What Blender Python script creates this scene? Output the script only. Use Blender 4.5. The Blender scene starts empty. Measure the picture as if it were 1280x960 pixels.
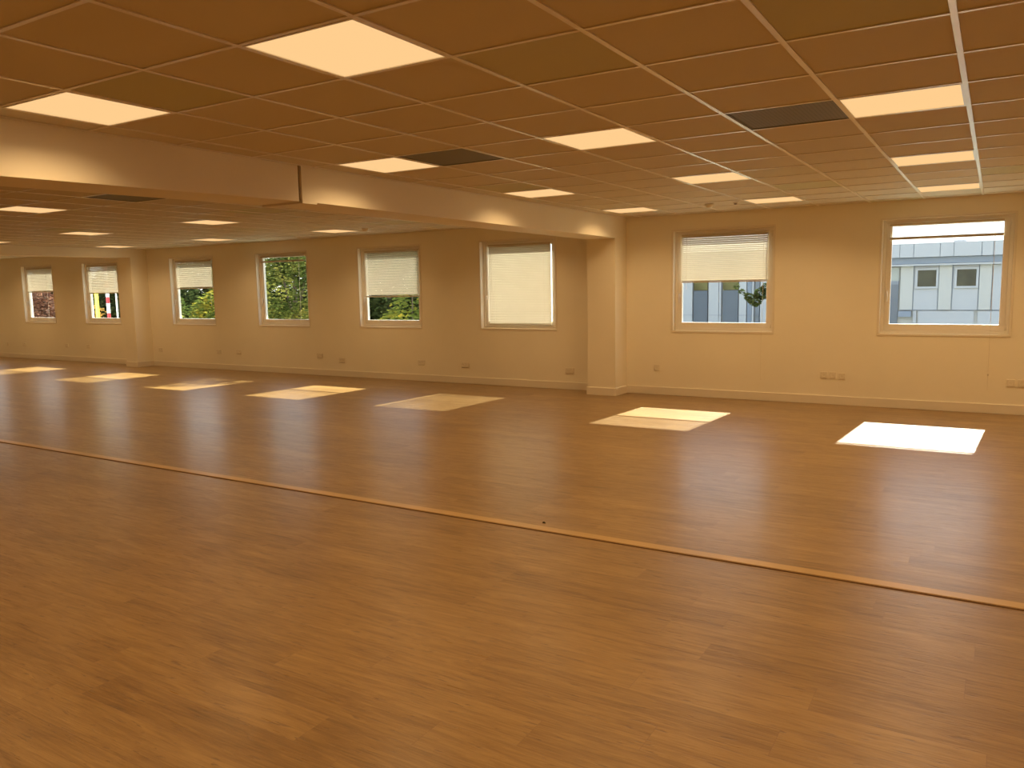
import bpy, bmesh, math, random
from mathutils import Vector, Matrix
random.seed(7)
SC = bpy.context.scene
COL = SC.collection
PI = math.pi

# ------------------------------------------------------------------ dimensions
H = 1.5914                      # eye height
CEIL = 2.544                    # suspended ceiling
WALL = 10.847                   # inner face of the window wall
WOUT = 11.05                    # outer face
GX, GY = -0.1772, 3.4129        # ceiling grid origin (right bay)
T = 0.6
BEAM_R, BEAM_L = -4.61, -5.06
B2_R, B2_L = -15.93, -16.33
XL, XR, YB = -27.2, 6.4, -3.8
STRIP0, STRIP1 = 4.386, 4.468
WRIGHT = [0.150, -2.535, -5.805, -8.425, -11.085, -13.775, -17.045, -19.715, -22.375, 2.835, 5.52]  # last two are unseen, added to brighten the wall at the right
OW, OZ0, OZ1 = 1.375, 0.93, 2.32   # opening width, sill, head


# ------------------------------------------------------------------ helpers
class MB:
    """collects shapes, then links them as ONE mesh object"""
    def __init__(self):
        self.bm = bmesh.new()

    def box(self, x0, x1, y0, y1, z0, z1, rot=None, at=None):
        vs = [Vector((x, y, z)) for x in (x0, x1) for y in (y0, y1) for z in (z0, z1)]
        if rot is not None:
            c = Vector(at) if at else Vector(((x0 + x1) / 2, (y0 + y1) / 2, (z0 + z1) / 2))
            vs = [c + rot @ (v - c) for v in vs]
        b = [self.bm.verts.new(v) for v in vs]
        for f in ((0, 1, 3, 2), (4, 6, 7, 5), (0, 4, 5, 1), (2, 3, 7, 6), (0, 2, 6, 4), (1, 5, 7, 3)):
            self.bm.faces.new([b[i] for i in f])
        return self

    def hexa(self, pts):
        b = [self.bm.verts.new(p) for p in pts]      # order as in box
        for f in ((0, 1, 3, 2), (4, 6, 7, 5), (0, 4, 5, 1), (2, 3, 7, 6), (0, 2, 6, 4), (1, 5, 7, 3)):
            self.bm.faces.new([b[i] for i in f])
        return self

    def quad(self, pts):
        self.bm.faces.new([self.bm.verts.new(p) for p in pts])
        return self

    def slat(self, x0, x1, w, z, ang, crown=.0022, th=.0006):
        """crowned slat: section across y, turned by ang about x, centred at height z"""
        up = [(-w / 2 + w * k / 4, crown * (1 - ((k - 2) / 2) ** 2)) for k in range(5)]
        sec = [(a, b + th / 2) for a, b in up] + [(a, b - th / 2) for a, b in reversed(up)]
        c, sn = math.cos(ang), math.sin(ang)
        sec = [(a * c - b * sn, a * sn + b * c + z) for a, b in sec]
        A = [self.bm.verts.new((x0, a, b)) for a, b in sec]; B = [self.bm.verts.new((x1, a, b)) for a, b in sec]
        n = len(sec)
        for k in range(n):
            self.bm.faces.new([A[k], A[(k + 1) % n], B[(k + 1) % n], B[k]])
        self.bm.faces.new(A); self.bm.faces.new(B[::-1])
        return self

    def lathe(self, prof, n=20, M=None):
        """prof: list of (r, z) revolved round z, then moved by M"""
        M = M or Matrix.Identity(4)
        rings = []
        for r, z in prof:
            if r < 1e-6:
                rings.append([self.bm.verts.new(M @ Vector((0, 0, z)))])
            else:
                rings.append([self.bm.verts.new(M @ Vector((r * math.cos(2 * PI * k / n), r * math.sin(2 * PI * k / n), z))) for k in range(n)])
        for a, b in zip(rings, rings[1:]):
            for k in range(n):
                k2 = (k + 1) % n
                if len(a) == 1 and len(b) == 1:
                    continue
                if len(a) == 1:
                    self.bm.faces.new([a[0], b[k], b[k2]])
                elif len(b) == 1:
                    self.bm.faces.new([a[k], a[k2], b[0]])
                else:
                    self.bm.faces.new([a[k], a[k2], b[k2], b[k]])
        return self

    def tube(self, pts, r, n=8):
        pts = [Vector(p) for p in pts]
        rr = r if isinstance(r, (list, tuple)) else [r] * len(pts)
        rings = []
        for i, p in enumerate(pts):
            d = (pts[min(i + 1, len(pts) - 1)] - pts[max(i - 1, 0)]).normalized()
            a = d.cross(Vector((0.31, 0.87, 0.4))).normalized()
            b = d.cross(a)
            rings.append([self.bm.verts.new(p + (a * math.cos(2 * PI * k / n) + b * math.sin(2 * PI * k / n)) * rr[i]) for k in range(n)])
        for a, b in zip(rings, rings[1:]):
            for k in range(n):
                self.bm.faces.new([a[k], a[(k + 1) % n], b[(k + 1) % n], b[k]])
        self.bm.faces.new(rings[0]); self.bm.faces.new(rings[-1])
        return self

    def build(self, name, mat, parent=None, bevel=0, smooth=False):
        bmesh.ops.recalc_face_normals(self.bm, faces=self.bm.faces)
        me = bpy.data.meshes.new(name)
        self.bm.to_mesh(me); self.bm.free()
        me.materials.append(mat)
        o = bpy.data.objects.new(name, me)
        COL.objects.link(o)
        if parent:
            o.parent = parent
        if bevel:
            m = o.modifiers.new('bevel', 'BEVEL'); m.width = bevel; m.segments = 2; m.limit_method = 'ANGLE'
        if smooth:
            for p in me.polygons:
                p.use_smooth = True
        return o


def tag(o, label=None, cat=None, group=None, kind=None):
    if label: o['label'] = label
    if cat: o['category'] = cat
    if group: o['group'] = group
    if kind: o['kind'] = kind
    return o


def empty(name, loc):
    o = bpy.data.objects.new(name, None)
    o.empty_display_size = 0.1
    COL.objects.link(o); o.location = loc
    return o


def copy_tree(o, parent=None):
    c = o.copy(); COL.objects.link(c)
    if parent: c.parent = parent
    for ch in list(o.children):
        copy_tree(ch, c)
    return c


# ------------------------------------------------------------------ materials
def mat(name):
    m = bpy.data.materials.new(name); m.use_nodes = True
    nt = m.node_tree; nt.nodes.clear()
    return m, nt


def N(nt, typ, **kw):
    n = nt.nodes.new(typ)
    for k, v in kw.items():
        if k == 'inp':
            for a, b in v.items(): n.inputs[a].default_value = b
        else:
            setattr(n, k, v)
    return n


def link(nt, a, b): nt.links.new(a, b)


def simple(name, col, rough=0.5, metal=0.0, spec=0.5, noise=0.0, scale=8.0, bump=0.0):
    m, nt = mat(name)
    out = N(nt, 'ShaderNodeOutputMaterial'); p = N(nt, 'ShaderNodeBsdfPrincipled')
    p.inputs['Base Color'].default_value = (*col, 1); p.inputs['Roughness'].default_value = rough
    p.inputs['Metallic'].default_value = metal; p.inputs['Specular IOR Level'].default_value = spec
    link(nt, p.outputs[0], out.inputs[0])
    if noise or bump:
        tc = N(nt, 'ShaderNodeTexCoord'); nz = N(nt, 'ShaderNodeTexNoise', inp={'Scale': scale, 'Detail': 5.0})
        link(nt, tc.outputs['Object'], nz.inputs['Vector'])
        if noise:
            r = N(nt, 'ShaderNodeValToRGB')
            r.color_ramp.elements[0].position = 0.3; r.color_ramp.elements[1].position = 0.7
            r.color_ramp.elements[0].color = (*[c * (1 - noise) for c in col], 1)
            r.color_ramp.elements[1].color = (*[min(1, c * (1 + noise)) for c in col], 1)
            link(nt, nz.outputs['Fac'], r.inputs[0]); link(nt, r.outputs[0], p.inputs['Base Color'])
        if bump:
            b = N(nt, 'ShaderNodeBump', inp={'Strength': bump, 'Distance': 0.01})
            link(nt, nz.outputs['Fac'], b.inputs['Height']); link(nt, b.outputs[0], p.inputs['Normal'])
    return m


M = {}
M['wall'] = simple('wall_paint', (0.89, 0.84, 0.715), 0.55, noise=0.02, scale=1.5, bump=0.03)
M['white'] = simple('white_gloss_paint', (0.82, 0.76, 0.65), 0.35, noise=0.01, scale=3)
M['pvc'] = simple('white_plastic', (0.82, 0.77, 0.67), 0.3, noise=0.01, scale=3)
M['socket'] = simple('socket_plastic', (0.80, 0.74, 0.62), 0.35, noise=0.01, scale=5)
M['pin'] = simple('socket_hole', (0.06, 0.05, 0.04), 0.6, noise=0.05)
M['grid'] = simple('painted_metal_grid', (0.84, 0.79, 0.70), 0.28, metal=0.32, spec=0.9, noise=0.01, scale=4)
M['dark_joint'] = simple('dark_joint', (0.22, 0.14, 0.07), 0.8, noise=0.05)
M['alu'] = simple('aluminium', (0.75, 0.75, 0.75), 0.35, metal=0.6, noise=0.03)
M['cord'] = simple('cord', (0.72, 0.66, 0.55), 0.7, noise=0.03)
M['rail'] = simple('blind_rail', (0.60, 0.52, 0.38), 0.4, noise=0.02)
M['dark_edge'] = simple('dark_brown_edge', (0.12, 0.05, 0.015), 0.6, noise=0.05)
M['concrete'] = simple('slab', (0.45, 0.42, 0.38), 0.9, noise=0.1)
M['outer'] = simple('outer_render', (0.78, 0.77, 0.74), 0.8, noise=0.03)
M['speck'] = simple('speck', (0.04, 0.03, 0.02), 0.8, noise=0.05)


def floor_material():
    m, nt = mat('oak_plank_floor')
    out = N(nt, 'ShaderNodeOutputMaterial'); p = N(nt, 'ShaderNodeBsdfPrincipled')
    link(nt, p.outputs[0], out.inputs[0])
    tc = N(nt, 'ShaderNodeTexCoord'); sep = N(nt, 'ShaderNodeSeparateXYZ')
    link(nt, tc.outputs['Object'], sep.inputs[0])

    def mth(op, a, b=None, c=None):
        n = N(nt, 'ShaderNodeMath', operation=op)
        for i, v in enumerate((a, b, c)):
            if v is None: continue
            if isinstance(v, (int, float)): n.inputs[i].default_value = v
            else: link(nt, v, n.inputs[i])
        return n.outputs[0]
    PW, PL = 0.184, 1.22
    yy = mth('DIVIDE', sep.outputs['Y'], PW)
    row = mth('FLOOR', yy)
    wn = N(nt, 'ShaderNodeTexWhiteNoise', noise_dimensions='1D'); link(nt, row, wn.inputs['W'])
    xx = mth('ADD', mth('DIVIDE', sep.outputs['X'], PL), wn.outputs['Value'])
    colm = mth('FLOOR', xx)
    cb = N(nt, 'ShaderNodeCombineXYZ'); link(nt, row, cb.inputs[0]); link(nt, colm, cb.inputs[1])
    wn2 = N(nt, 'ShaderNodeTexWhiteNoise', noise_dimensions='2D'); link(nt, cb.outputs[0], wn2.inputs['Vector'])
    rnd = wn2.outputs['Value']

    def grain(sx, sy, scale, detail, rough=0.6, dist=0.0):
        c = N(nt, 'ShaderNodeCombineXYZ')
        link(nt, mth('ADD', mth('MULTIPLY', sep.outputs['X'], sx), mth('MULTIPLY', rnd, 37.0)), c.inputs[0])
        link(nt, mth('MULTIPLY', sep.outputs['Y'], sy), c.inputs[1])
        link(nt, mth('MULTIPLY', rnd, 19.0), c.inputs[2])
        n = N(nt, 'ShaderNodeTexNoise', inp={'Scale': scale, 'Detail': detail, 'Roughness': rough, 'Distortion': dist})
        link(nt, c.outputs[0], n.inputs['Vector'])
        return n.outputs['Fac']
    g1 = grain(1.5, 12.0, 1.7, 7.0, 0.66, 0.9)      # broad streaks
    g2 = grain(2.2, 60.0, 2.2, 5.0, 0.6, 0.2)       # fine grain
    g3 = grain(7.0, 42.0, 1.5, 3.0, 0.5, 0.4)        # knots and dark flecks
    v = mth('ADD', mth('MULTIPLY', g1, 0.62), mth('MULTIPLY', g2, 0.34))
    v = mth('ADD', v, mth('MULTIPLY', mth('SUBTRACT', rnd, 0.5), 0.10))
    r = N(nt, 'ShaderNodeValToRGB')
    e = r.color_ramp.elements
    e[0].position = 0.26; e[0].color = (0.110, 0.056, 0.013, 1)
    e[1].position = 0.72; e[1].color = (0.40, 0.255, 0.095, 1)
    k = e.new(0.42); k.color = (0.220, 0.122, 0.034, 1)
    k = e.new(0.55); k.color = (0.300, 0.179, 0.058, 1)
    link(nt, v, r.inputs[0])
    kn = N(nt, 'ShaderNodeMapRange', inp={'From Min': 0.62, 'From Max': 0.72, 'To Min': 0.0, 'To Max': 0.62})
    link(nt, g3, kn.inputs['Value'])
    mx = N(nt, 'ShaderNodeMix', data_type='RGBA')
    mx.inputs['B'].default_value = (0.10, 0.045, 0.016, 1)
    link(nt, kn.outputs[0], mx.inputs['Factor']); link(nt, r.outputs[0], mx.inputs['A'])
    # plank joints
    fy = mth('FRACT', yy); fx = mth('FRACT', xx)
    ey = mth('MINIMUM', fy, mth('SUBTRACT', 1.0, fy)); ex = mth('MINIMUM', fx, mth('SUBTRACT', 1.0, fx))
    jy = mth('LESS_THAN', ey, 0.006); jx = mth('LESS_THAN', ex, 0.0011)
    j = mth('MAXIMUM', jy, jx)
    mj = N(nt, 'ShaderNodeMix', data_type='RGBA')
    mj.inputs['B'].default_value = (0.17, 0.08, 0.03, 1)
    link(nt, mth('MULTIPLY', j, 0.5), mj.inputs['Factor']); link(nt, mx.outputs['Result'], mj.inputs['A'])
    link(nt, mj.outputs['Result'], p.inputs['Base Color'])
    rg = N(nt, 'ShaderNodeMapRange', inp={'From Min': 0.3, 'From Max': 0.7, 'To Min': 0.36, 'To Max': 0.27})
    link(nt, g2, rg.inputs['Value']); link(nt, rg.outputs[0], p.inputs['Roughness'])
    p.inputs['Specular IOR Level'].default_value = 0.7
    p.inputs['Coat Weight'].default_value = 0.18; p.inputs['Coat Roughness'].default_value = 0.2
    bp = N(nt, 'ShaderNodeBump', inp={'Strength': 0.42, 'Distance': 0.004})
    link(nt, mth('SUBTRACT', mth('ADD', mth('SUBTRACT', g2, mth('MULTIPLY', kn.outputs[0], 0.9)), mth('MULTIPLY', g1, 0.4)), mth('MULTIPLY', j, 0.4)), bp.inputs['Height'])
    link(nt, bp.outputs[0], p.inputs['Normal'])
    return m


def tile_material():
    m, nt = mat('mineral_ceiling_tile')
    out = N(nt, 'ShaderNodeOutputMaterial'); p = N(nt, 'ShaderNodeBsdfPrincipled')
    link(nt, p.outputs[0], out.inputs[0])
    tc = N(nt, 'ShaderNodeTexCoord')
    ad = N(nt, 'ShaderNodeVectorMath', operation='SUBTRACT'); ad.inputs[1].default_value = (GX, GY, 0)
    link(nt, tc.outputs['Object'], ad.inputs[0])
    dv = N(nt, 'ShaderNodeVectorMath', operation='DIVIDE'); dv.inputs[1].default_value = (T, T, 50)
    link(nt, ad.outputs[0], dv.inputs[0])
    fl = N(nt, 'ShaderNodeVectorMath', operation='FLOOR'); link(nt, dv.outputs[0], fl.inputs[0])
    wn = N(nt, 'ShaderNodeTexWhiteNoise', noise_dimensions='3D'); link(nt, fl.outputs[0], wn.inputs['Vector'])
    r = N(nt, 'ShaderNodeValToRGB')
    e = r.color_ramp.elements
    e[0].position = 0.0; e[0].color = (0.67, 0.635, 0.52, 1)
    e[1].position = 1.0; e[1].color = (0.705, 0.655, 0.55, 1)
    k = e.new(0.05); k.color = (0.60, 0.61, 0.43, 1)
    k = e.new(0.08); k.color = (0.69, 0.645, 0.54, 1)
    link(nt, wn.outputs['Value'], r.inputs[0]); link(nt, r.outputs[0], p.inputs['Base Color'])
    p.inputs['Roughness'].default_value = 0.75; p.inputs['Specular IOR Level'].default_value = 0.3
    nz = N(nt, 'ShaderNodeTexNoise', inp={'Scale': 120.0, 'Detail': 3.0}); link(nt, tc.outputs['Object'], nz.inputs['Vector'])
    b = N(nt, 'ShaderNodeBump', inp={'Strength': 0.08, 'Distance': 0.003}); link(nt, nz.outputs['Fac'], b.inputs['Height'])
    link(nt, b.outputs[0], p.inputs['Normal'])
    return m


def emissive(name, col, s):
    m, nt = mat(name)
    out = N(nt, 'ShaderNodeOutputMaterial'); e = N(nt, 'ShaderNodeEmission')
    e.inputs[0].default_value = (*col, 1); e.inputs[1].default_value = s
    link(nt, e.outputs[0], out.inputs[0])
    return m


def glass_material():
    m, nt = mat('window_glass')
    out = N(nt, 'ShaderNodeOutputMaterial'); mix = N(nt, 'ShaderNodeMixShader')
    t = N(nt, 'ShaderNodeBsdfTransparent'); t.inputs[0].default_value = (0.90, 0.93, 0.92, 1)
    g = N(nt, 'ShaderNodeBsdfGlossy'); g.inputs['Roughness'].default_value = 0.02
    lw = N(nt, 'ShaderNodeLayerWeight'); pw = N(nt, 'ShaderNodeMath', operation='POWER'); pw.inputs[1].default_value = 5.0
    f = N(nt, 'ShaderNodeMapRange', inp={'To Min': 0.03, 'To Max': 0.8})
    link(nt, lw.outputs['Facing'], pw.inputs[0]); link(nt, pw.outputs[0], f.inputs['Value'])
    link(nt, f.outputs[0], mix.inputs[0]); link(nt, t.outputs[0], mix.inputs[1]); link(nt, g.outputs[0], mix.inputs[2])
    link(nt, mix.outputs[0], out.inputs[0])
    return m


def translucent(name, stops, tr=0.4, scale=3.0, rough_noise=True):
    m, nt = mat(name)
    out = N(nt, 'ShaderNodeOutputMaterial'); mix = N(nt, 'ShaderNodeMixShader'); mix.inputs[0].default_value = tr
    d = N(nt, 'ShaderNodeBsdfDiffuse'); t = N(nt, 'ShaderNodeBsdfTranslucent')
    tc = N(nt, 'ShaderNodeTexCoord'); nz = N(nt, 'ShaderNodeTexNoise', inp={'Scale': scale, 'Detail': 3.0})
    link(nt, tc.outputs['Object'], nz.inputs['Vector'])
    r = N(nt, 'ShaderNodeValToRGB'); e = r.color_ramp.elements
    e[0].position, e[0].color = stops[0][0], (*stops[0][1], 1)
    e[1].position, e[1].color = stops[-1][0], (*stops[-1][1], 1)
    for pos, c in stops[1:-1]:
        k = e.new(pos); k.color = (*c, 1)
    link(nt, nz.outputs['Fac'], r.inputs[0])
    link(nt, r.outputs[0], d.inputs[0]); link(nt, r.outputs[0], t.inputs[0])
    link(nt, d.outputs[0], mix.inputs[1]); link(nt, t.outputs[0], mix.inputs[2]); link(nt, mix.outputs[0], out.inputs[0])
    return m


def grille_material():
    m, nt = mat('perforated_black_metal')
    out = N(nt, 'ShaderNodeOutputMaterial'); p = N(nt, 'ShaderNodeBsdfPrincipled')
    tc = N(nt, 'ShaderNodeTexCoord'); v = N(nt, 'ShaderNodeTexVoronoi', inp={'Scale': 45.0, 'Randomness': 0.0})
    link(nt, tc.outputs['Object'], v.inputs['Vector'])
    r = N(nt, 'ShaderNodeValToRGB'); e = r.color_ramp.elements
    e[0].position = 0.28; e[0].color = (0.08, 0.075, 0.05, 1); e[1].position = 0.36; e[1].color = (0.20, 0.19, 0.14, 1)
    link(nt, v.outputs['Distance'], r.inputs[0]); link(nt, r.outputs[0], p.inputs['Base Color'])
    p.inputs['Roughness'].default_value = 0.6
    link(nt, p.outputs[0], out.inputs[0])
    return m


M['floor'] = floor_material()
M['tile'] = tile_material()
M['panel'] = emissive('lit_diffuser', (1.0, 0.62, 0.275), 1.0)
M['glass'] = glass_material()
M['grille'] = grille_material()
M['slat'] = translucent('slat', [(0.3, (0.76, 0.72, 0.62)), (0.7, (0.80, 0.76, 0.66))], 0.14, 2.0)
M['strip'] = simple('oak_strip', (0.46, 0.30, 0.125), 0.32, noise=0.12, scale=3)

# ------------------------------------------------------------------ room shell
def struct(o):
    o['kind'] = 'structure'
    return o


f = MB().box(XL - .3, XR + .3, YB - .3, WALL, -0.12, 0.0).build('floor', M['floor']); struct(f)

# window wall: inner leaf with the openings, outer leaf with slightly smaller ones
mb = MB()
lefts = sorted([(r - OW, r) for r in WRIGHT])
for y0, y1, dx, z0, z1 in ((WALL, 11.0, 0.0, OZ0, OZ1), (11.0, WOUT, 0.01, 1.03, 2.25)):
    xs = [XL - .3]
    for l, r in lefts:
        xs += [l + dx, r - dx]
    xs.append(XR + .3)
    for k in range(0, len(xs), 2):
        mb.box(xs[k], xs[k + 1], y0, y1, -0.12, 2.9)
    for l, r in lefts:
        mb.box(l + dx, r - dx, y0, y1, -0.12, z0)
        mb.box(l + dx, r - dx, y0, y1, z1, 2.9)
struct(mb.build('wall_back', M['wall']))
struct(MB().box(XL - .3, XL, YB - .3, WALL, 0, 2.9).build('wall_left', M['wall']))
struct(MB().box(XR, XR + .3, YB - .3, WALL, 0, 2.9).build('wall_right', M['wall']))
struct(MB().box(XL, XR, YB - .3, YB, 0, 2.9).build('wall_front', M['wall']))
struct(MB().box(XL - .3, XR + .3, YB - .3, WOUT + .02, 2.9, 3.1).build('light_block_slab', M['concrete']))  # unseen slab added above the ceiling to block light

# pillars and beams
struct(MB().box(BEAM_L, BEAM_R - 0.01, 10.435, WALL, 0, CEIL + .2).build('pillar', M['wall'], bevel=0.004))
struct(MB().box(B2_L, B2_R, 10.455, WALL, 0, CEIL + .2).build('pillar', M['wall'], bevel=0.004))


def beam(xl, xr, y0, z0, y1, z1):
    t = CEIL + .2
    return struct(MB().hexa([(xl, y0, z0), (xl, y0, t), (xl, y1, z1), (xl, y1, t), (xr, y0, z0), (xr, y0, t), (xr, y1, z1), (xr, y1, t)]).build('beam', M['wall'], bevel=0.003))


beam(BEAM_L, BEAM_R, YB, 2.12, 4.468, 2.274)
beam(BEAM_L, BEAM_R, 4.500, 2.276, 10.44, 2.248)
struct(MB().box(BEAM_L + .01, BEAM_R - .025, 4.45, 4.52, 2.285, CEIL + .19).build('beam_joint', M['dark_joint']))
struct(MB().box(BEAM_L, BEAM_R + .001, 4.500, 4.655, 2.263, 2.285).build('beam_plate', M['wall']))
beam(B2_L - .002, B2_R - .002, YB, 2.30, 10.462, 2.373)

# baseboards
mb = MB()
for a, b in ((XL, B2_L - .015), (B2_R + .015, BEAM_L - .015), (BEAM_R + .005, XR)):
    mb.box(a, b, WALL - .015, WALL, 0, 0.112)
for l, r, y in ((BEAM_L, BEAM_R - .01, 10.435), (B2_L, B2_R, 10.455)):
    mb.box(l - .015, r + .015, y - .015, y, 0, 0.112)
    mb.box(l - .015, l, y, WALL, 0, 0.112); mb.box(r, r + .015, y, WALL, 0, 0.112)
struct(mb.build('baseboard_back', M['white'], bevel=0.003))
struct(MB().box(XL, XL + .015, YB, WALL - .02, 0, .112).build('baseboard_left', M['white']))
struct(MB().box(XR - .015, XR, YB, WALL - .02, 0, .112).build('baseboard_right', M['white']))

# floor strip along the former partition
st = struct(MB().box(XL, XR, STRIP0, STRIP1, 0, 0.007).build('trim_1', M['strip'], bevel=0.003))
MB().box(XL, XR, STRIP0 - .012, STRIP0 - .001, 0, 0.003).build('dark_edge', M['dark_edge'], st)  # dark brown line along the strip's near edge

# ------------------------------------------------------------------ suspended ceiling
LIGHTS = [   # bay, column, row, label
    ('r', -4, -2, 'largest square ceiling light panel, nearest to the viewer in the middle of the near bay'),
    ('r', -7, -2, 'square ceiling light panel hanging closest to the near end of the beam'),
    ('r', -7, 2, 'square ceiling light panel beside the beam with a dark vent touching its edge'),
    ('r', -4, 2, 'square ceiling light panel standing alone midway between the two dark vents of the near bay'),
    ('r', -1, 2, 'square ceiling light panel nearest the viewer in the row leading to the unshaded window'),
    ('r', -7, 6, 'square ceiling light panel along the beam, third from the viewer, before the pillar'),
    ('r', -4, 6, 'square ceiling light panel in the middle row, second before the half shaded window wall'),
    ('r', -1, 6, 'middle square ceiling light panel of the three leading to the unshaded window'),
    ('r', -7, 10, 'small square ceiling light panel right where the beam meets the near pillar'),
    ('r', -4, 10, 'square ceiling light panel beside the smoke detector above the half shaded window'),
    ('r', -1, 10, 'square ceiling light panel at the wall just above the unshaded window'),
    ('l', -15.64, 2, 'square ceiling light panel cut by the left picture edge beside the far bay vent'),
    ('l', -15.64, 6, 'square ceiling light panel beyond the beam in the second row from the window wall'),
    ('l', -15.64, 10, 'square ceiling light panel beyond the beam, nearest the window with the see-through half blind'),
    ('l', -20.64, 6, 'square ceiling light panel above the striped pole window, nearer than the far pillar'),
    ('l', -20.64, 10, 'square ceiling light panel at the wall above the yellow bush window'),
    ('l', -25.4, 6, 'small square light panel cut by the left picture edge just above the far beam'),
    ('l', -25.4, 10, 'thin looking square ceiling light panel beside the far pillar and far beam'),
    ('f', -34.5, 10, 'farthest square ceiling light panel, beyond the far beam at the left picture edge'),
    ('l', -10.64, 6, 'square ceiling light panel hidden behind the beam, second from the window wall'),
    ('l', -10.64, 10, 'square ceiling light panel hidden behind the beam near the closed blind'),
    ('l', -10.64, 2, 'square ceiling light panel hidden behind the beam, third from the window wall'),
]
# panels behind or beside the viewer, wanted for their light
for c, rows in ((-1, (-2, -6, -10)), (-4, (-6, -10)), (-7, (-6, -10)), (2, (-10, -6, -2, 2, 6, 10)), (5, (-6, -2, 2, 6, 10)), (8, (-2, 2, 6, 10))):
    for r_ in rows:
        LIGHTS.append(('r', c, r_, None))
for c in (-10.64, -15.64, -20.64, -25.4):
    for r_ in (-10, -6, -2):
        LIGHTS.append(('l', c, r_, None))
LIGHTS += [('l', -20.64, 2, None), ('l', -25.4, 2, None)]
LIGHTS += [('f', -34.5, r_, None) for r_ in (-6, -2, 2, 6)] + [('f', -39.5, r_, None) for r_ in (-2, 2, 6, 10)] + [('f', -29.5, r_, None) for r_ in (-2, 2, 6, 10)]  # last column unseen behind the far beam, added to brighten that bay
VENTS = [('r', -2, 2, 'dark perforated ceiling vent beside the bright row leading to the unshaded window'),
         ('r', -6, 2, 'dark ceiling vent touching a light panel next to the beam'),
         ('l', -12.64, 2, 'dark ceiling vent beyond the beam in the far bay')]
BAYS = {'r': (BEAM_R, XR, 0.0), 'l': (B2_R, BEAM_L, -0.64), 'f': (XL, B2_L, -0.5)}
taken = {}
for b, c, r_, l in LIGHTS: taken[(b, round(c - BAYS[b][2]), r_)] = 1
for b, c, r_, l in VENTS: taken[(b, round(c - BAYS[b][2]), r_)] = 1


def cell(b, c, r_):
    c = round(c - BAYS[b][2])
    x = GX + T * (c + BAYS[b][2]); y = GY + T * r_
    return x, y


tiles = MB(); grid = MB()
for b, (x0, x1, off) in BAYS.items():
    ox = GX + T * off
    c0 = math.floor((x0 - ox) / T); c1 = math.ceil((x1 - ox) / T)
    r0 = math.floor((YB - GY) / T); r1 = math.ceil((WALL - GY) / T)
    for c in range(c0, c1):
        for r_ in range(r0, r1):
            if (b, c, r_) in taken: continue
            xa, xb = max(x0, ox + T * c), min(x1, ox + T * c + T)
            ya, yb = max(YB, GY + T * r_), min(WALL, GY + T * r_ + T)
            if xb - xa < .01 or yb - ya < .01: continue
            tiles.box(xa, xb, ya, yb, CEIL + .006, CEIL + .022)
    for c in range(c0, c1 + 1):
        x = ox + T * c
        if x0 + .02 < x < x1 - .02:
            grid.box(x - .012, x + .012, YB, WALL, CEIL, CEIL + .0055)
    for r_ in range(r0, r1 + 1):
        y = GY + T * r_
        if YB + .02 < y < WALL - .02:
            grid.box(x0, x1, y - .010, y + .010, CEIL + .0008, CEIL + .0052)
    grid.box(x0, x1, WALL - .022, WALL, CEIL - .001, CEIL + .005)
    grid.box(x0, x0 + .02, YB, WALL, CEIL - .0005, CEIL + .005)
    grid.box(x1 - .02, x1, YB, WALL, CEIL - .0005, CEIL + .005)
struct(tiles.build('ceiling', M['tile'])); struct(grid.build('ceiling_grid', M['grid']))

# light panels: thin rim + lit diffuser + the lamp that does the lighting
LAMP_W = 9.9
LAMP_COL = (1.0, 0.64, 0.29)
lamp = bpy.data.lights.new('panel_lamp', 'AREA')
lamp.shape = 'SQUARE'; lamp.size = 0.54; lamp.color = LAMP_COL; lamp.energy = LAMP_W; lamp.spread = math.radians(139)


def make_light():
    t = empty('ceiling_light', (0, 0, CEIL))
    m = MB()
    for a in ((-.288, .288, -.288, -.279), (-.288, .288, .279, .288), (-.288, -.279, -.279, .279), (.279, .288, -.279, .279)):
        m.box(*a, -.001, .02)
    m.build('frame', M['grid'], t)
    MB().box(-.279, .279, -.279, .279, .003, .02).build('diffuser', M['panel'], t)
    lo = bpy.data.objects.new('lamp', lamp); COL.objects.link(lo); lo.parent = t; lo.location = (0, 0, -.004)
    return t


proto = make_light()
for i, (b, c, r_, lab) in enumerate(LIGHTS):
    o = proto if i == 0 else copy_tree(proto)
    x, y = cell(b, c, r_)
    o.location = (x + T / 2, y + T / 2, CEIL)
    tag(o, lab or 'unseen square ceiling light panel wanted for its light', 'ceiling light', 'light panels outside the picture' if not lab else 'square light panels in the ceiling')
proto = None
for b, c, r_, lab in VENTS:
    x, y = cell(b, c, r_)
    t = tag(empty('ceiling_vent', (x + T / 2, y + T / 2, CEIL)), lab, 'vent', 'dark vents in the ceiling')
    m = MB()
    for a in ((-.288, .288, -.288, -.276), (-.288, .288, .276, .288), (-.288, -.276, -.276, .276), (.276, .288, -.276, .276)):
        m.box(*a, .002, .02)
    m.build('frame', M['grille'], t)
    MB().box(-.276, .276, -.276, .276, .006, .02).build('grille', M['grille'], t)


def detector(x, y, lab):
    t = tag(empty('smoke_detector', (x, y, CEIL)), lab, 'smoke detector', 'smoke detectors on the ceiling')
    MB().lathe([(0, 0), (.055, 0), (.055, -.012), (.048, -.02), (0, -.02)], 24).build('base', M['pvc'], t, smooth=False)
    MB().lathe([(.040, -.018), (.036, -.040), (.022, -.048), (0, -.049)], 24).build('sensor_head', M['pvc'], t)


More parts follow.
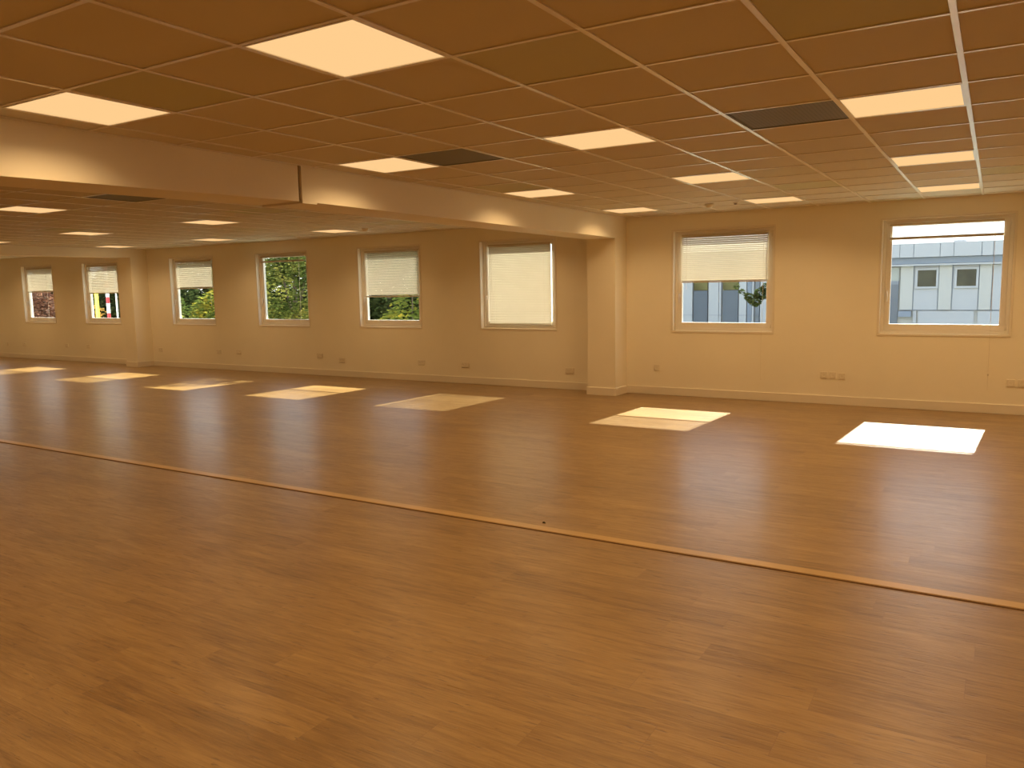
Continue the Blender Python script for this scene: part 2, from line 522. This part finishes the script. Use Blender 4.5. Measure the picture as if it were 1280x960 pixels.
detector(-3.02, 9.62, 'white smoke detector on the near bay ceiling above the half shaded window')
detector(-8.50, 9.60, 'white smoke detector on the far bay ceiling above the see-through half blind')
t = tag(empty('cable_outlet', (-2.72, 9.69, CEIL)), 'small dark cable outlet on the ceiling beside the smoke detector', 'outlet')
MB().lathe([(0, 0), (.035, 0), (.033, -.008), (.02, -.010), (0, -.010)], 20).build('collar', M['grid'], t)
MB().lathe([(0, -.0102), (.019, -.0102), (.017, -.018), (0, -.018)], 20).build('plug', M['speck'], t)

# ------------------------------------------------------------------ windows
SI, SO = 10.93, 10.998            # sash inner / outer face
def ring(m, x0, x1, z0, z1, w, y0, y1, wb=None, wt=None):
    wb = w if wb is None else wb; wt = w if wt is None else wt
    m.box(x0, x1, y0, y1, z0, z0 + wb); m.box(x0, x1, y0, y1, z1 - wt, z1)
    m.box(x0, x0 + w, y0, y1, z0 + wb, z1 - wt); m.box(x1 - w, x1, y0, y1, z0 + wb, z1 - wt)
    return m


def make_window(name, r):
    t = struct(empty(name, (r, WALL, OZ0)))
    # local: x from -OW to 0, y 0 = wall face, z 0 = sill
    m = MB(); e = .028
    m.box(-OW - e, e, -.008, 0, -e, 0); m.box(-OW - e, e, -.008, 0, OZ1 - OZ0, OZ1 - OZ0 + e)
    m.box(-OW - e, -OW, -.008, 0, 0, OZ1 - OZ0); m.box(0, e, -.008, 0, 0, OZ1 - OZ0)
    m.build('casing', M['white'], t, bevel=0.003)
    hh = OZ1 - OZ0
    yi, yo = SI - WALL, SO - WALL
    ring(MB(), -OW + .001, -.001, .001, hh - .001, .038, yi - .012, yo).build('frame', M['pvc'], t, bevel=0.003)
    s = ring(MB(), -OW + .033, -.033, .033, hh - .033, .068, yi, yo - .012, wb=.082, wt=.045).build('sash', M['pvc'], t, bevel=0.004)
    ring(MB(), -OW + .042, -.042, .042, hh - .042, .045, yi - .006, yi, wb=.06, wt=.03).build('sash_lip', M['pvc'], t, bevel=0.002)
    MB().box(-OW + .095, -.095, yi + .028, yi + .034, .11, hh - .073).build('glass', M['glass'], t)
    # lever handle on the hinge-free side
    h = MB().box(-OW + .052, -OW + .078, yi - .018, yi - .006, .455, .535)
    h.build('handle_plate', M['pvc'], t, bevel=0.004)
    MB().tube([(-OW + .065, yi - .016, .515), (-OW + .065, yi - .045, .515), (-OW + .066, yi - .05, .49), (-OW + .067, yi - .05, .40)], [.008, .009, .010, .008], 10).build('handle', M['pvc'], t, smooth=True)
    for z in (.05, hh - .12):
        MB().tube([(-.034, yi - .010, z), (-.034, yi - .010, z + .07)], .008, 10).build('hinge', M['pvc'], t, smooth=True)
    MB().box(-OW + .03, -.03, WOUT - WALL - .055, WOUT - WALL + .05, .088, .105).build('outer_sill', M['alu'], t, bevel=0.002)
    return t


for i, r in enumerate(WRIGHT):
    make_window('window_%d' % (i + 1), r)  # the last two are added out of view for their daylight

# ------------------------------------------------------------------ venetian blinds
BL_Y = 10.903
ANG = math.radians(56)


def make_blind(r, z_bot, label, fully_up=False, cord_z=None, cx=-.13, width=1.185, margin=.078, ang=None, knob_z=None, top=2.245):
    x1 = r - margin; x0 = x1 - width
    ang = ANG if ang is None else ang
    t = tag(empty('venetian_blind', (r - OW / 2, BL_Y, top)), label, 'blind', 'venetian blinds')
    ox, oy, oz = t.location

    def L(x): return x - ox
    MB().box(L(x0), L(x1), -.013, .013, 0, .026).build('head_rail', M['rail'], t, bevel=0.002)
    n_total = 46
    pitch = .027
    m = MB()
    zb = z_bot - oz                                   # local z of the bottom rail's lower edge
    if fully_up:
        for k in range(20):
            z = zb + .0135 + k * .0009
            m.box(L(x0), L(x1), -.0125, .0125, z, z + .0007)
    else:
        k = 0
        z = -.012
        while z > zb + .026:
            m.slat(L(x0) + random.uniform(0, .002), L(x1) - random.uniform(0, .002), .031, z, ang)
            z -= pitch; k += 1
        for q in range(min(14, max(0, n_total - k))):
            zz = zb + .0145 + q * .0009
            m.box(L(x0), L(x1), -.0145, .0145, zz, zz + .0006)
    m.build('slats', M['slat'], t)
    MB().box(L(x0), L(x1), -.012, .012, zb, zb + .013).build('bottom_rail', M['rail'], t, bevel=0.003)
    for xx in (x0 + .12, x1 - .12):
        MB().tube([(L(xx), -.0135, 0), (L(xx), -.0135, zb + .004)], .0012, 6).build('ladder_cord', M['cord'], t)
    if cord_z is not None:
        xc = L(r + cx)
        pts = [(xc, -.018, .004), (xc, -.020, -.4), (xc, -.045, OZ0 + .06 - oz), (xc, WALL - .022 - oy, OZ0 - oz), (xc, WALL - .02 - oy, OZ0 - oz - .02)]
        if cord_z < OZ0 - .05:
            pts.append((xc + .003, WALL - .014 - oy, cord_z - oz))
        else:
            pts = [(xc, -.018, .004), (xc, -.024, -.6), (xc + .002, -.03, cord_z - oz)]
        MB().tube(pts, .0022, 6).build('pull_cord', M['cord'], t)
        if knob_z:
            MB().lathe([(0, -.022), (.007, -.020), (.008, -.005), (.003, .012), (0, .012)], 12, Matrix.Translation((xc + .002, WALL - .016 - oy, knob_z - oz))).build('knob', M['cord'], t, smooth=True)
    # tilt wand
    if not fully_up:
        xw = L(x0 + .075)
        MB().tube([(xw, -.02, -.004), (xw, -.024, -.25), (xw, -.026, -.74)], .0028, 6).build('tilt_wand', M['cord'], t)
    return t


R_ = WRIGHT
make_blind(R_[0], 2.078, 'venetian blind drawn right up to a thin brown bar across the clear window', True, .27, cx=-.185, knob_z=.47, width=1.20, margin=.10)
make_blind(R_[1], 1.602, 'cream venetian blind pulled halfway down in front of the grey building facade', False, .28, cx=-.135, knob_z=None, margin=.085)
make_blind(R_[2], 0.985, 'cream venetian blind lowered fully over the window beside the near pillar', False, 1.02, margin=.10, width=1.15, ang=math.radians(66))
make_blind(R_[3], 1.452, 'pale see-through venetian blind more than half down with green leaves glinting through', False, None, margin=.065, width=1.20, ang=math.radians(47))
make_blind(R_[4], 2.150, 'venetian blind drawn up into a dark band over the window full of green trees', True, .96, cx=-.245, margin=.10, width=1.20)
make_blind(R_[5], 1.672, 'whitish venetian blind nearly half down over yellow green bushes, right of the far pillar', False, 1.3, margin=.085, width=1.17)
make_blind(R_[6], 1.612, 'whitish venetian blind half down over the red and white striped pole', False, 1.2, margin=.04, width=1.21)
make_blind(R_[7], 1.672, 'whitish venetian blind half down over the reddish brown leaves, farthest from viewer', False, .90, cx=-.33, margin=.055, width=1.19)

# ------------------------------------------------------------------ wall sockets
def socket(x, z, double, label):
    t = tag(empty('wall_socket', (x, WALL, z)), label, 'socket', 'wall sockets along the window wall')
    w = .074 if double else .042
    MB().box(-w, w, -.011, 0, -.043, .043).build('plate', M['socket'], t, bevel=0.004)
    for cx in ((-.036, .036) if double else (0,)):
        Mx = Matrix.Translation((cx, -.011, 0)) @ Matrix.Rotation(PI / 2, 4, 'X')
        MB().lathe([(.027, -.0005), (.027, .003), (.021, .003), (.020, .0005), (0, .0005)], 20, Mx).build('outlet', M['socket'], t)
    return t


for x, z, d, l in (
    (-4.15, .39, 0, 'single wall socket beside the near pillar, below the half shaded window edge'),
    (-1.86, .38, 0, 'first of three single wall sockets in a row between two windows, nearest the near pillar'),
    (-1.75, .38, 0, 'middle one of three single wall sockets in a row between two windows'),
    (-1.64, .37, 0, 'last of three single wall sockets in a row, nearest the unshaded window'),
    (0.20, .37, 0, 'single wall socket below the unshaded window corner, next to its hanging cord'),
    (0.31, .37, 0, 'single wall socket cut by the right picture edge'),
    (-5.56, .29, 1, 'double wall socket in the corner left of the near pillar'),
    (-7.52, .31, 1, 'double wall socket just left of the window with the fully lowered blind'),
    (-8.44, .32, 1, 'double wall socket under the edge of the see-through blind window'),
    (-10.29, .30, 1, 'lower double wall socket between the see-through blind window and the tree window'),
    (-10.85, .37, 1, 'double wall socket just beside the window full of green trees'),
    (-13.11, .38, 1, 'double wall socket left of the window full of green trees'),
    (-13.72, .37, 1, 'double wall socket under the corner of the yellow bush window'),
    (-15.65, .36, 1, 'double wall socket beside the far pillar on its near side'),
    (-18.40, .37, 1, 'double wall socket below the striped pole window'),
    (-19.32, .37, 1, 'double wall socket between the two farthest windows'),
    (-21.25, .36, 1, 'double wall socket under the window with reddish brown leaves'),
    (-22.07, .35, 0, 'farthest small wall socket at the left picture edge')):
    socket(x, z, d, l)

t = tag(MB().lathe([(0, 0), (.007, .001), (.008, .005), (.004, .010), (0, .010)], 7, Matrix.Translation((-2.539, 4.544, 0)) @ Matrix.Diagonal((1.6, .8, 1, 1))).build('dirt_speck', M['speck']),
        'tiny dark speck of dirt lying on the wooden floor beyond the strip', 'speck')

# ------------------------------------------------------------------ outside
M['ground'] = simple('ground', (0.26, 0.27, 0.20), 0.95, noise=0.25, scale=0.3)
struct(MB().box(-130, 60, WOUT, 140, -3.9, -3.6).build('ground', M['ground']))
M['clad'] = simple('pale_cladding', (0.385, 0.388, 0.405), 0.5, noise=0.02, scale=0.6)
M['clad_blue'] = simple('blue_grey_band', (0.19, 0.225, 0.285), 0.45, noise=0.03, scale=0.6)
M['clad_dark'] = simple('slate_blue_panel', (0.10, 0.12, 0.15), 0.35, noise=0.05, scale=0.8)
M['clad_warm'] = simple('warm_white_panel', (0.41, 0.40, 0.38), 0.5, noise=0.03, scale=0.6)
M['clad_gap'] = simple('panel_gap', (0.20, 0.22, 0.25), 0.7, noise=0.05)
M['dark_glass'] = simple('dark_glass', (0.045, 0.045, 0.028), 0.25, spec=0.25, noise=0.5, scale=2.2)
M['grey_glass'] = simple('grey_glass', (0.22, 0.25, 0.25), 0.12, noise=0.1, scale=0.8)
M['olive_reflection'] = simple('olive_reflection', (0.13, 0.115, 0.045), 0.25, spec=0.25, noise=0.4, scale=1.2)  # reflection of trees put into the glass colour

FY = 44.0
K = FY / 32.0


def fx(x): return x * K
def fz(z): return H + (z - H) * K


bld = tag(empty('office_building', (-6, FY, -3.6)), 'pale grey clad office building seen through the unshaded window', 'building')


def bpart(name, material, rects, y0, y1, bevel=0):
    m = MB()
    for x0, x1, z0, z1 in rects:
        m.box(fx(x0) + 6, fx(x1) + 6, y0, y1, fz(z0) + 3.6, fz(z1) + 3.6)
    return m.build(name, material, bld, bevel=bevel)


ZG = (-3.6 - H) / K + H
bpart('body', M['clad_warm'], [(-13.6, 8, ZG, 2.72)], .25, 9)
bpart('parapet', M['clad'], [(a, b - .02, 2.37, 2.86) for a, b in zip((-13.6, -12.4, -11.2, -9.9, -8.7, -7.5, -6.3, -5.2, -4.1, -3.0, -2.55, -1.72, -1.30, -.46, -.12, .75, 2, 3.2, 4.4, 5.6, 6.8), (-12.4, -11.2, -9.9, -8.7, -7.5, -6.3, -5.2, -4.1, -3.0, -2.55, -1.72, -1.30, -.46, -.12, .75, 2, 3.2, 4.4, 5.6, 6.8, 8))], -.25, .3)
bpart('parapet_joint', M['clad_gap'], [(-13.6, 8, 2.38, 2.85)], -.22, .28)
bpart('band', M['clad_blue'], [(-13.6, 8, 2.14, 2.36)], -.05, .28)
bpart('ledge', M['clad'], [(-13.6, 8, 2.07, 2.13)], -.12, .26)
bpart('roof_box', M['clad'], [(-1.36, -.98, 2.72, 2.96)], 1.0, 2.5)
# right part, seen through the clear window: pilasters, window panels
bpart('pilaster', M['clad_warm'], [(-2.97, -2.56, .50, 2.07), (-1.74, -1.34, .50, 2.07), (-.50, -.14, .50, 2.07), (.3, .75, .5, 2.07), (1.6, 2.0, .5, 2.07)], .10, .26)
bpart('spandrel', M['clad'], [(-2.53, -1.77, .50, 2.05), (-1.30, -.53, .50, 2.05), (-.11, .26, .50, 2.05), (.8, 1.55, .5, 2.05)], .16, .26)
bpart('joint', M['clad_gap'], [(-2.565, -2.525, .50, 2.07), (-1.775, -1.735, .5, 2.07), (-1.34, -1.30, .50, 2.07), (-.535, -.495, .50, 2.07), (-.145, -.12, ZG, 2.85), (-2.97, .75, .475, .495)], .17, .255)
for x0, x1 in ((-2.42, -1.83), (-1.19, -.60)):
    m = MB()
    ring(m, fx(x0) + 6 - .10, fx(x1) + 6 + .10, fz(1.33) + 3.6 - .10, fz(1.91) + 3.6 + .10, .10, .08, .2)
    w = m.build('window_frame', M['clad'], bld, bevel=0.01)
    MB().box(fx(x0) + 6, fx(x1) + 6, .12, .17, fz(1.33) + 3.6, fz(1.91) + 3.6).build('pane', M['dark_glass'], w)
bpart('blue_door', M['clad_dark'], [(-3.6, -3.03, ZG, 1.42)], .12, .26)
bpart('door_light', M['grey_glass'], [(-3.6, -3.03, 1.55, 2.03)], .12, .26)
bpart('door_transom', M['clad_gap'], [(-3.6, -3.03, 1.42, 1.55)], .11, .26)
bpart('sign_box', M['clad_blue'], [(-3.0, -2.58, .25, .46)], -.05, .26)
bpart('lower_panel', M['clad'], [(-2.36, -.62, ZG, .46), (-.5, 2, ZG, .46), (-2.53, -2.42, ZG, .46)], .14, .26)
# left part, seen below the half blind: tall dark bays between pale piers
bpart('dark_bay', M['clad_dark'], [(-10.68, -10.10, ZG, 1.29), (-9.47, -8.84, ZG, 1.29), (-7.6, -7.0, ZG, 1.29), (-6.4, -5.8, ZG, 1.29), (-5.2, -4.6, ZG, 1.29), (-12, -11.4, ZG, 1.29)], .10, .24)
bpart('olive_window', M['olive_reflection'], [(-10.68, -10.10, 1.31, 1.9), (-9.47, -8.84, 1.31, 1.9), (-7.6, -7.0, 1.31, 1.9), (-6.4, -5.8, 1.31, 1.9), (-5.2, -4.6, 1.31, 1.9), (-12, -11.4, 1.31, 1.9)], .12, .24)
bpart('pier', M['clad'], [(-11.35, -10.72, ZG, 2.06), (-10.03, -9.62, ZG, 2.06), (-9.60, -9.52, ZG, 2.06), (-8.79, -8.50, ZG, 2.06), (-7.95, -7.65, ZG, 2.06), (-6.95, -6.45, ZG, 2.06), (-5.75, -5.25, ZG, 2.06), (-4.55, -3.65, ZG, 2.06)], .02, .24)
bpart('blue_strip', M['clad_blue'], [(-8.47, -8.29, ZG, 2.06)], .06, .24)
bpart('downpipe', M['clad'], [(-8.26, -8.20, ZG, 2.06)], -.05, .2)
bpart('grey_strip', M['clad_gap'], [(-8.16, -8.0, ZG, 2.06)], .12, .24)
bpart('course', M['clad_gap'], [(-11.35, -10.72, .285, .30), (-10.03, -9.52, .285, .30), (-8.79, -8.0, .285, .30)], .01, .1)

# ------------------------------------------------------------------ trees
M['bark'] = simple('bark', (0.10, 0.075, 0.05), 0.9, noise=0.3, scale=8)
GREEN = [(0.30, (0.036, 0.058, 0.014)), (0.44, (0.080, 0.108, 0.026)), (0.54, (0.17, 0.195, 0.050)), (0.70, (0.45, 0.40, 0.10))]
DARKG = [(0.3, (0.020, 0.030, 0.010)), (0.5, (0.035, 0.050, 0.017)), (0.7, (0.085, 0.100, 0.035))]
YELL = [(0.3, (0.08, 0.11, 0.025)), (0.5, (0.16, 0.19, 0.04)), (0.60, (0.32, 0.27, 0.04)), (0.72, (0.50, 0.33, 0.03))]
RED = [(0.3, (0.11, 0.05, 0.035)), (0.5, (0.25, 0.12, 0.075)), (0.72, (0.48, 0.30, 0.20))]
ORNG = [(0.3, (0.12, 0.10, 0.03)), (0.55, (0.42, 0.22, 0.05)), (0.75, (0.62, 0.35, 0.10))]
LEAF = {k: translucent('leaves_' + k, s, 0.5, sc) for k, s, sc in (('green', GREEN, 1.3), ('dark', DARKG, 1.6), ('yellow', YELL, 1.4), ('red', RED, 2.2), ('orange', ORNG, 2.0), ('pine', DARKG, 5.0))}


def crown(m, blobs, n, size):
    tot = sum(b[3] * b[4] * b[5] for b in blobs)
    for cx, cy, cz, rx, ry, rz in blobs:
        k = int(n * rx * ry * rz / tot) + 1
        for _ in range(k):
            v = Vector((random.gauss(0, 1), random.gauss(0, 1), random.gauss(0, 1))).normalized() * random.uniform(.35, 1.0) ** .45
            p = Vector((cx + v.x * rx, cy + v.y * ry, cz + v.z * rz))
            s = size * random.uniform(.6, 1.3)
            q = Matrix.Rotation(random.uniform(0, 2 * PI), 3, 'Z') @ Matrix.Rotation(random.uniform(-1.2, 1.2), 3, 'X')
            m.quad([p + q @ Vector(c) * s for c in ((-.5, 0, 0), (0, -.32, .06), (.55, 0, 0), (0, .32, .06))])


def tree(name, label, cat, x, y, blobs, n, size, kind, trunk=.14, group=None, z0=-3.6, branches=True):
    t = tag(empty(name, (x, y, z0)), label, cat, group)
    m = MB(); crown(m, blobs, n, size)
    m.build('foliage', LEAF[kind], t)
    top = max(b[2] for b in blobs)
    m = MB().tube([(0, 0, 0), (.05, .02, top * .4), (-.04, .03, top * .75), (.02, 0, top)], [trunk, trunk * .8, trunk * .55, trunk * .2], 8)
    if branches:
        for cx, cy, cz, rx, ry, rz in blobs:
            m.tube([(0, 0, min(cz * .6, top * .7)), (cx * .5, cy * .5, cz * .85), (cx * .9, cy * .9, cz)], [trunk * .4, trunk * .25, trunk * .08], 6)
    m.build('trunk', M['bark'], t)
    return t


def blob_set(R, zlo, zhi, n):
    return [(random.uniform(-R, R) * .6, random.uniform(-R, R) * .5, random.uniform(zlo, zhi), R * random.uniform(.45, .7), R * random.uniform(.45, .7), R * random.uniform(.4, .6)) for _ in range(n)]


G = 'trees outside the windows'
tree('leafy_tree', 'broad green tree filling the window behind the see-through half blind', 'tree', -15.4, 18.4, [(0, 0, 5.2, 1.7, 1.5, 1.7), (-.3, 0, 6.6, 1.2, 1.0, 1.2), (.2, 0, 3.6, 1.5, 1.4, 1.3)], 7500, .19, 'dark', group=G)
tree('leafy_tree', 'tall tree standing behind the fully closed blind', 'tree', -12.05, 18.4, [(-.05, 0, 10.0, 1.5, .9, 1.55), (.1, 0, 8.6, 1.3, .9, 1.2), (0, 0, 6.4, 1.5, .9, 1.6)], 5200, .17, 'dark', group=G)
tree('maple_tree', 'small tree with yellow green leaves close behind the see-through blind window', 'tree', -11.9, 15.0, [(0, 0, 4.75, .55, .5, .42), (-.35, .1, 4.45, .6, .5, .35), (.25, .2, 5.3, .45, .4, .4), (-.8, .2, 4.3, .5, .4, .3)], 520, .16, 'yellow', trunk=.05, group=G)
tree('leafy_tree', 'bright green sunlit tree filling the window with the raised blind', 'tree', -19.6, 18.6, [(0, 0, 5.3, 2.1, 1.4, 1.5), (-.7, -.2, 6.4, 1.4, 1.1, 1.0), (.9, -.1, 6.3, 1.2, 1.1, 1.0), (0, 0, 3.6, 2.1, 1.4, 1.3)], 16000, .13, 'green', group=G)
tree('leafy_tree', 'yellow leaved bush behind the window right of the far pillar', 'tree', -24.4, 19.6, [(.9, 0, 5.5, 1.2, 1.0, .8), (0, .1, 4.2, 1.8, 1.0, 1.1)], 4200, .17, 'yellow', group=G)
tree('leafy_tree', 'grey green bush behind the window right of the far pillar', 'tree', -23.6, 16.6, [(-.2, 0, 4.55, 1.0, .9, .75), (.1, 0, 3.4, 1.2, .9, 1.0)], 3000, .14, 'green', group=G)
tree('leafy_tree', 'dark green tree behind the red and white striped pole', 'tree', -33.0, 22.4, [(0, 0, 5.0, 3.0, 1.5, 2.0), (0, 0, 3.0, 3.2, 1.5, 1.5)], 7000, .26, 'dark', group=G)
tree('autumn_bush', 'orange brown bush in front of the striped pole', 'bush', -24.55, 14.6, [(-.35, 0, 4.42, .35, .3, .22), (.25, 0, 4.62, .38, .3, .22), (-.05, 0, 4.05, .6, .4, .35)], 700, .10, 'orange', trunk=.04, group=G)
tree('copper_tree', 'reddish brown leaved tree behind the farthest shaded window', 'tree', -34.2, 18.4, [(0, 0, 5.0, 2.0, 1.3, 1.3), (.8, 0, 4.2, 1.6, 1.2, 1.2), (-.9, 0, 4.3, 1.5, 1.2, 1.2), (0, 0, 6.1, 1.2, 1, .8)], 6500, .16, 'red', group=G)
for x, y, hgt, l in ((-21.6, 27, 7.2, 'dark green tree standing behind the sunlit green tree'), (-28.2, 27.2, 7.0, 'dark green tree standing behind the yellow leaved bush'),
                     (-34.8, 27.5, 7.2, 'dark tree far behind the grey green bush'), (-41.4, 27, 7.0, 'dark tree far behind the striped pole'), (-48, 27, 7.0, 'dark tree far behind the reddish brown tree'), (-54.6, 27, 7, 'dark tree at the far end behind the reddish brown tree')):
    tree('background_tree', l, 'tree', x, y, [(0, 0, hgt * .72, 3.1, 1.5, 2.1), (-.6, 0, hgt * .45, 2.5, 1.4, 2.0), (.6, 0, hgt * .45, 2.5, 1.4, 2.0)], 9000, .36, 'dark', trunk=.2, group=G)
# slim pine by the half shaded window: trunk at its right, one drooping branch
tree('pine_tree', 'slim dark pine with one drooping branch outside the half shaded window', 'tree', -3.60, 15.0,
     [(-.10, 0, 4.98, .13, .14, .13), (-.22, 0, 4.86, .14, .14, .12), (-.34, .0, 4.93, .09, .10, .08), (-.46, 0, 5.02, .07, .08, .06), (-.56, 0, 5.12, .06, .07, .06), (-.03, 0, 5.08, .08, .1, .1)], 900, .06, 'pine', trunk=.035, group=G, branches=False)

# posts outside the two far windows
M['post_white'] = simple('post_white', (0.85, 0.85, 0.83), 0.5, noise=0.02)
M['post_red'] = simple('post_red', (0.55, 0.05, 0.06), 0.5, noise=0.03)
M['post_yellow'] = simple('post_yellow', (0.85, 0.75, 0.10), 0.5, noise=0.03)
t = tag(empty('striped_pole', (-25.8, 16, -3.6)), 'red and white striped pole outside the window left of the far pillar', 'pole')
w_, r_ = MB(), MB()
for k in range(22):
    (r_ if k % 2 else w_).tube([(0, 0, (k // 2) * .54 + (.57 if k % 2 else (.24 if k else 0))), (0, 0, (k // 2) * .54 + (.78 if k % 2 else .57))], .055, 12)
w_.build('white_band', M['post_white'], t); r_.build('red_band', M['post_red'], t)
t = tag(empty('lamp_pole', (-25.30, 16, -3.6)), 'thin grey pole beside the red and white striped pole', 'pole')
MB().tube([(0, 0, 0), (0, 0, 4.8), (0, 0, 6.0)], [.035, .03, .025], 10).build('shaft', M['alu'], t)
MB().lathe([(.10, 0), (.10, .10), (.06, .14), (0, .14)], 14).build('base', M['alu'], t)
t = tag(empty('stand_in_post', (-19.42, 11.75, -3.6)), 'yellow post standing in for an unidentified strip outside the striped pole window', 'post')  # made-up post in place of a yellow strip of unknown kind
MB().box(-.04, .04, -.03, .03, 0, 5.3).build('shaft', M['post_yellow'], t, bevel=.005)
MB().box(-.07, .07, -.05, .05, 0, .06).build('base', M['alu'], t)

# ------------------------------------------------------------------ sun, sky
S_ANG = Vector((0.058 * 1.262, 1.262, 1.0)).normalized()
sun = bpy.data.lights.new('sun', 'SUN'); sun.energy = 30.0; sun.angle = math.radians(0.53); sun.color = (1.0, 0.93, 0.80)
so = bpy.data.objects.new('sun', sun); COL.objects.link(so)
so.rotation_euler = S_ANG.to_track_quat('Z', 'Y').to_euler(); so.location = (0, 40, 30)

w = bpy.data.worlds.new('sky'); SC.world = w; w.use_nodes = True
nt = w.node_tree; nt.nodes.clear()
out = N(nt, 'ShaderNodeOutputWorld'); bg = N(nt, 'ShaderNodeBackground'); link(nt, bg.outputs[0], out.inputs[0])
tc = N(nt, 'ShaderNodeTexCoord'); sp = N(nt, 'ShaderNodeSeparateXYZ'); link(nt, tc.outputs['Generated'], sp.inputs[0])
rp = N(nt, 'ShaderNodeValToRGB'); e = rp.color_ramp.elements
e[0].position = 0.0; e[0].color = (1.0, 0.98, 0.95, 1)
e[1].position = 0.8; e[1].color = (0.42, 0.62, 0.95, 1)
link(nt, sp.outputs['Z'], rp.inputs[0]); link(nt, rp.outputs[0], bg.inputs[0])
bg.inputs[1].default_value = 2.9

# ------------------------------------------------------------------ camera
cam = bpy.data.cameras.new('camera'); co = bpy.data.objects.new('camera', cam); COL.objects.link(co)
cam.sensor_fit = 'HORIZONTAL'; cam.sensor_width = 36.0; cam.lens = 36.0 * 989.22 / 1280.0
cam.clip_start = 0.05; cam.clip_end = 500
r = Vector((0.85473493, 0.51873767, -0.01842387)); u = Vector((-0.04756325, 0.11361725, 0.99238544)); fw = Vector((-0.51688098, 0.8473502, -0.12178548))
mw = Matrix((r, u, -fw)).transposed().to_4x4(); mw.translation = Vector((0, 0, H))
co.matrix_world = mw
SC.camera = co

SC.view_settings.view_transform = 'Standard'; SC.view_settings.look = 'None'
SC.view_settings.exposure = 0.0; SC.view_settings.gamma = 1.0; SC.view_settings.use_curve_mapping = False
SC.cycles.max_bounces = 14; SC.cycles.diffuse_bounces = 8; SC.cycles.transparent_max_bounces = 24; SC.cycles.transmission_bounces = 8
SC.cycles.use_denoising = True
SC.cycles.sample_clamp_indirect = 6.0
SC.cycles.caustics_reflective = False; SC.cycles.caustics_refractive = False
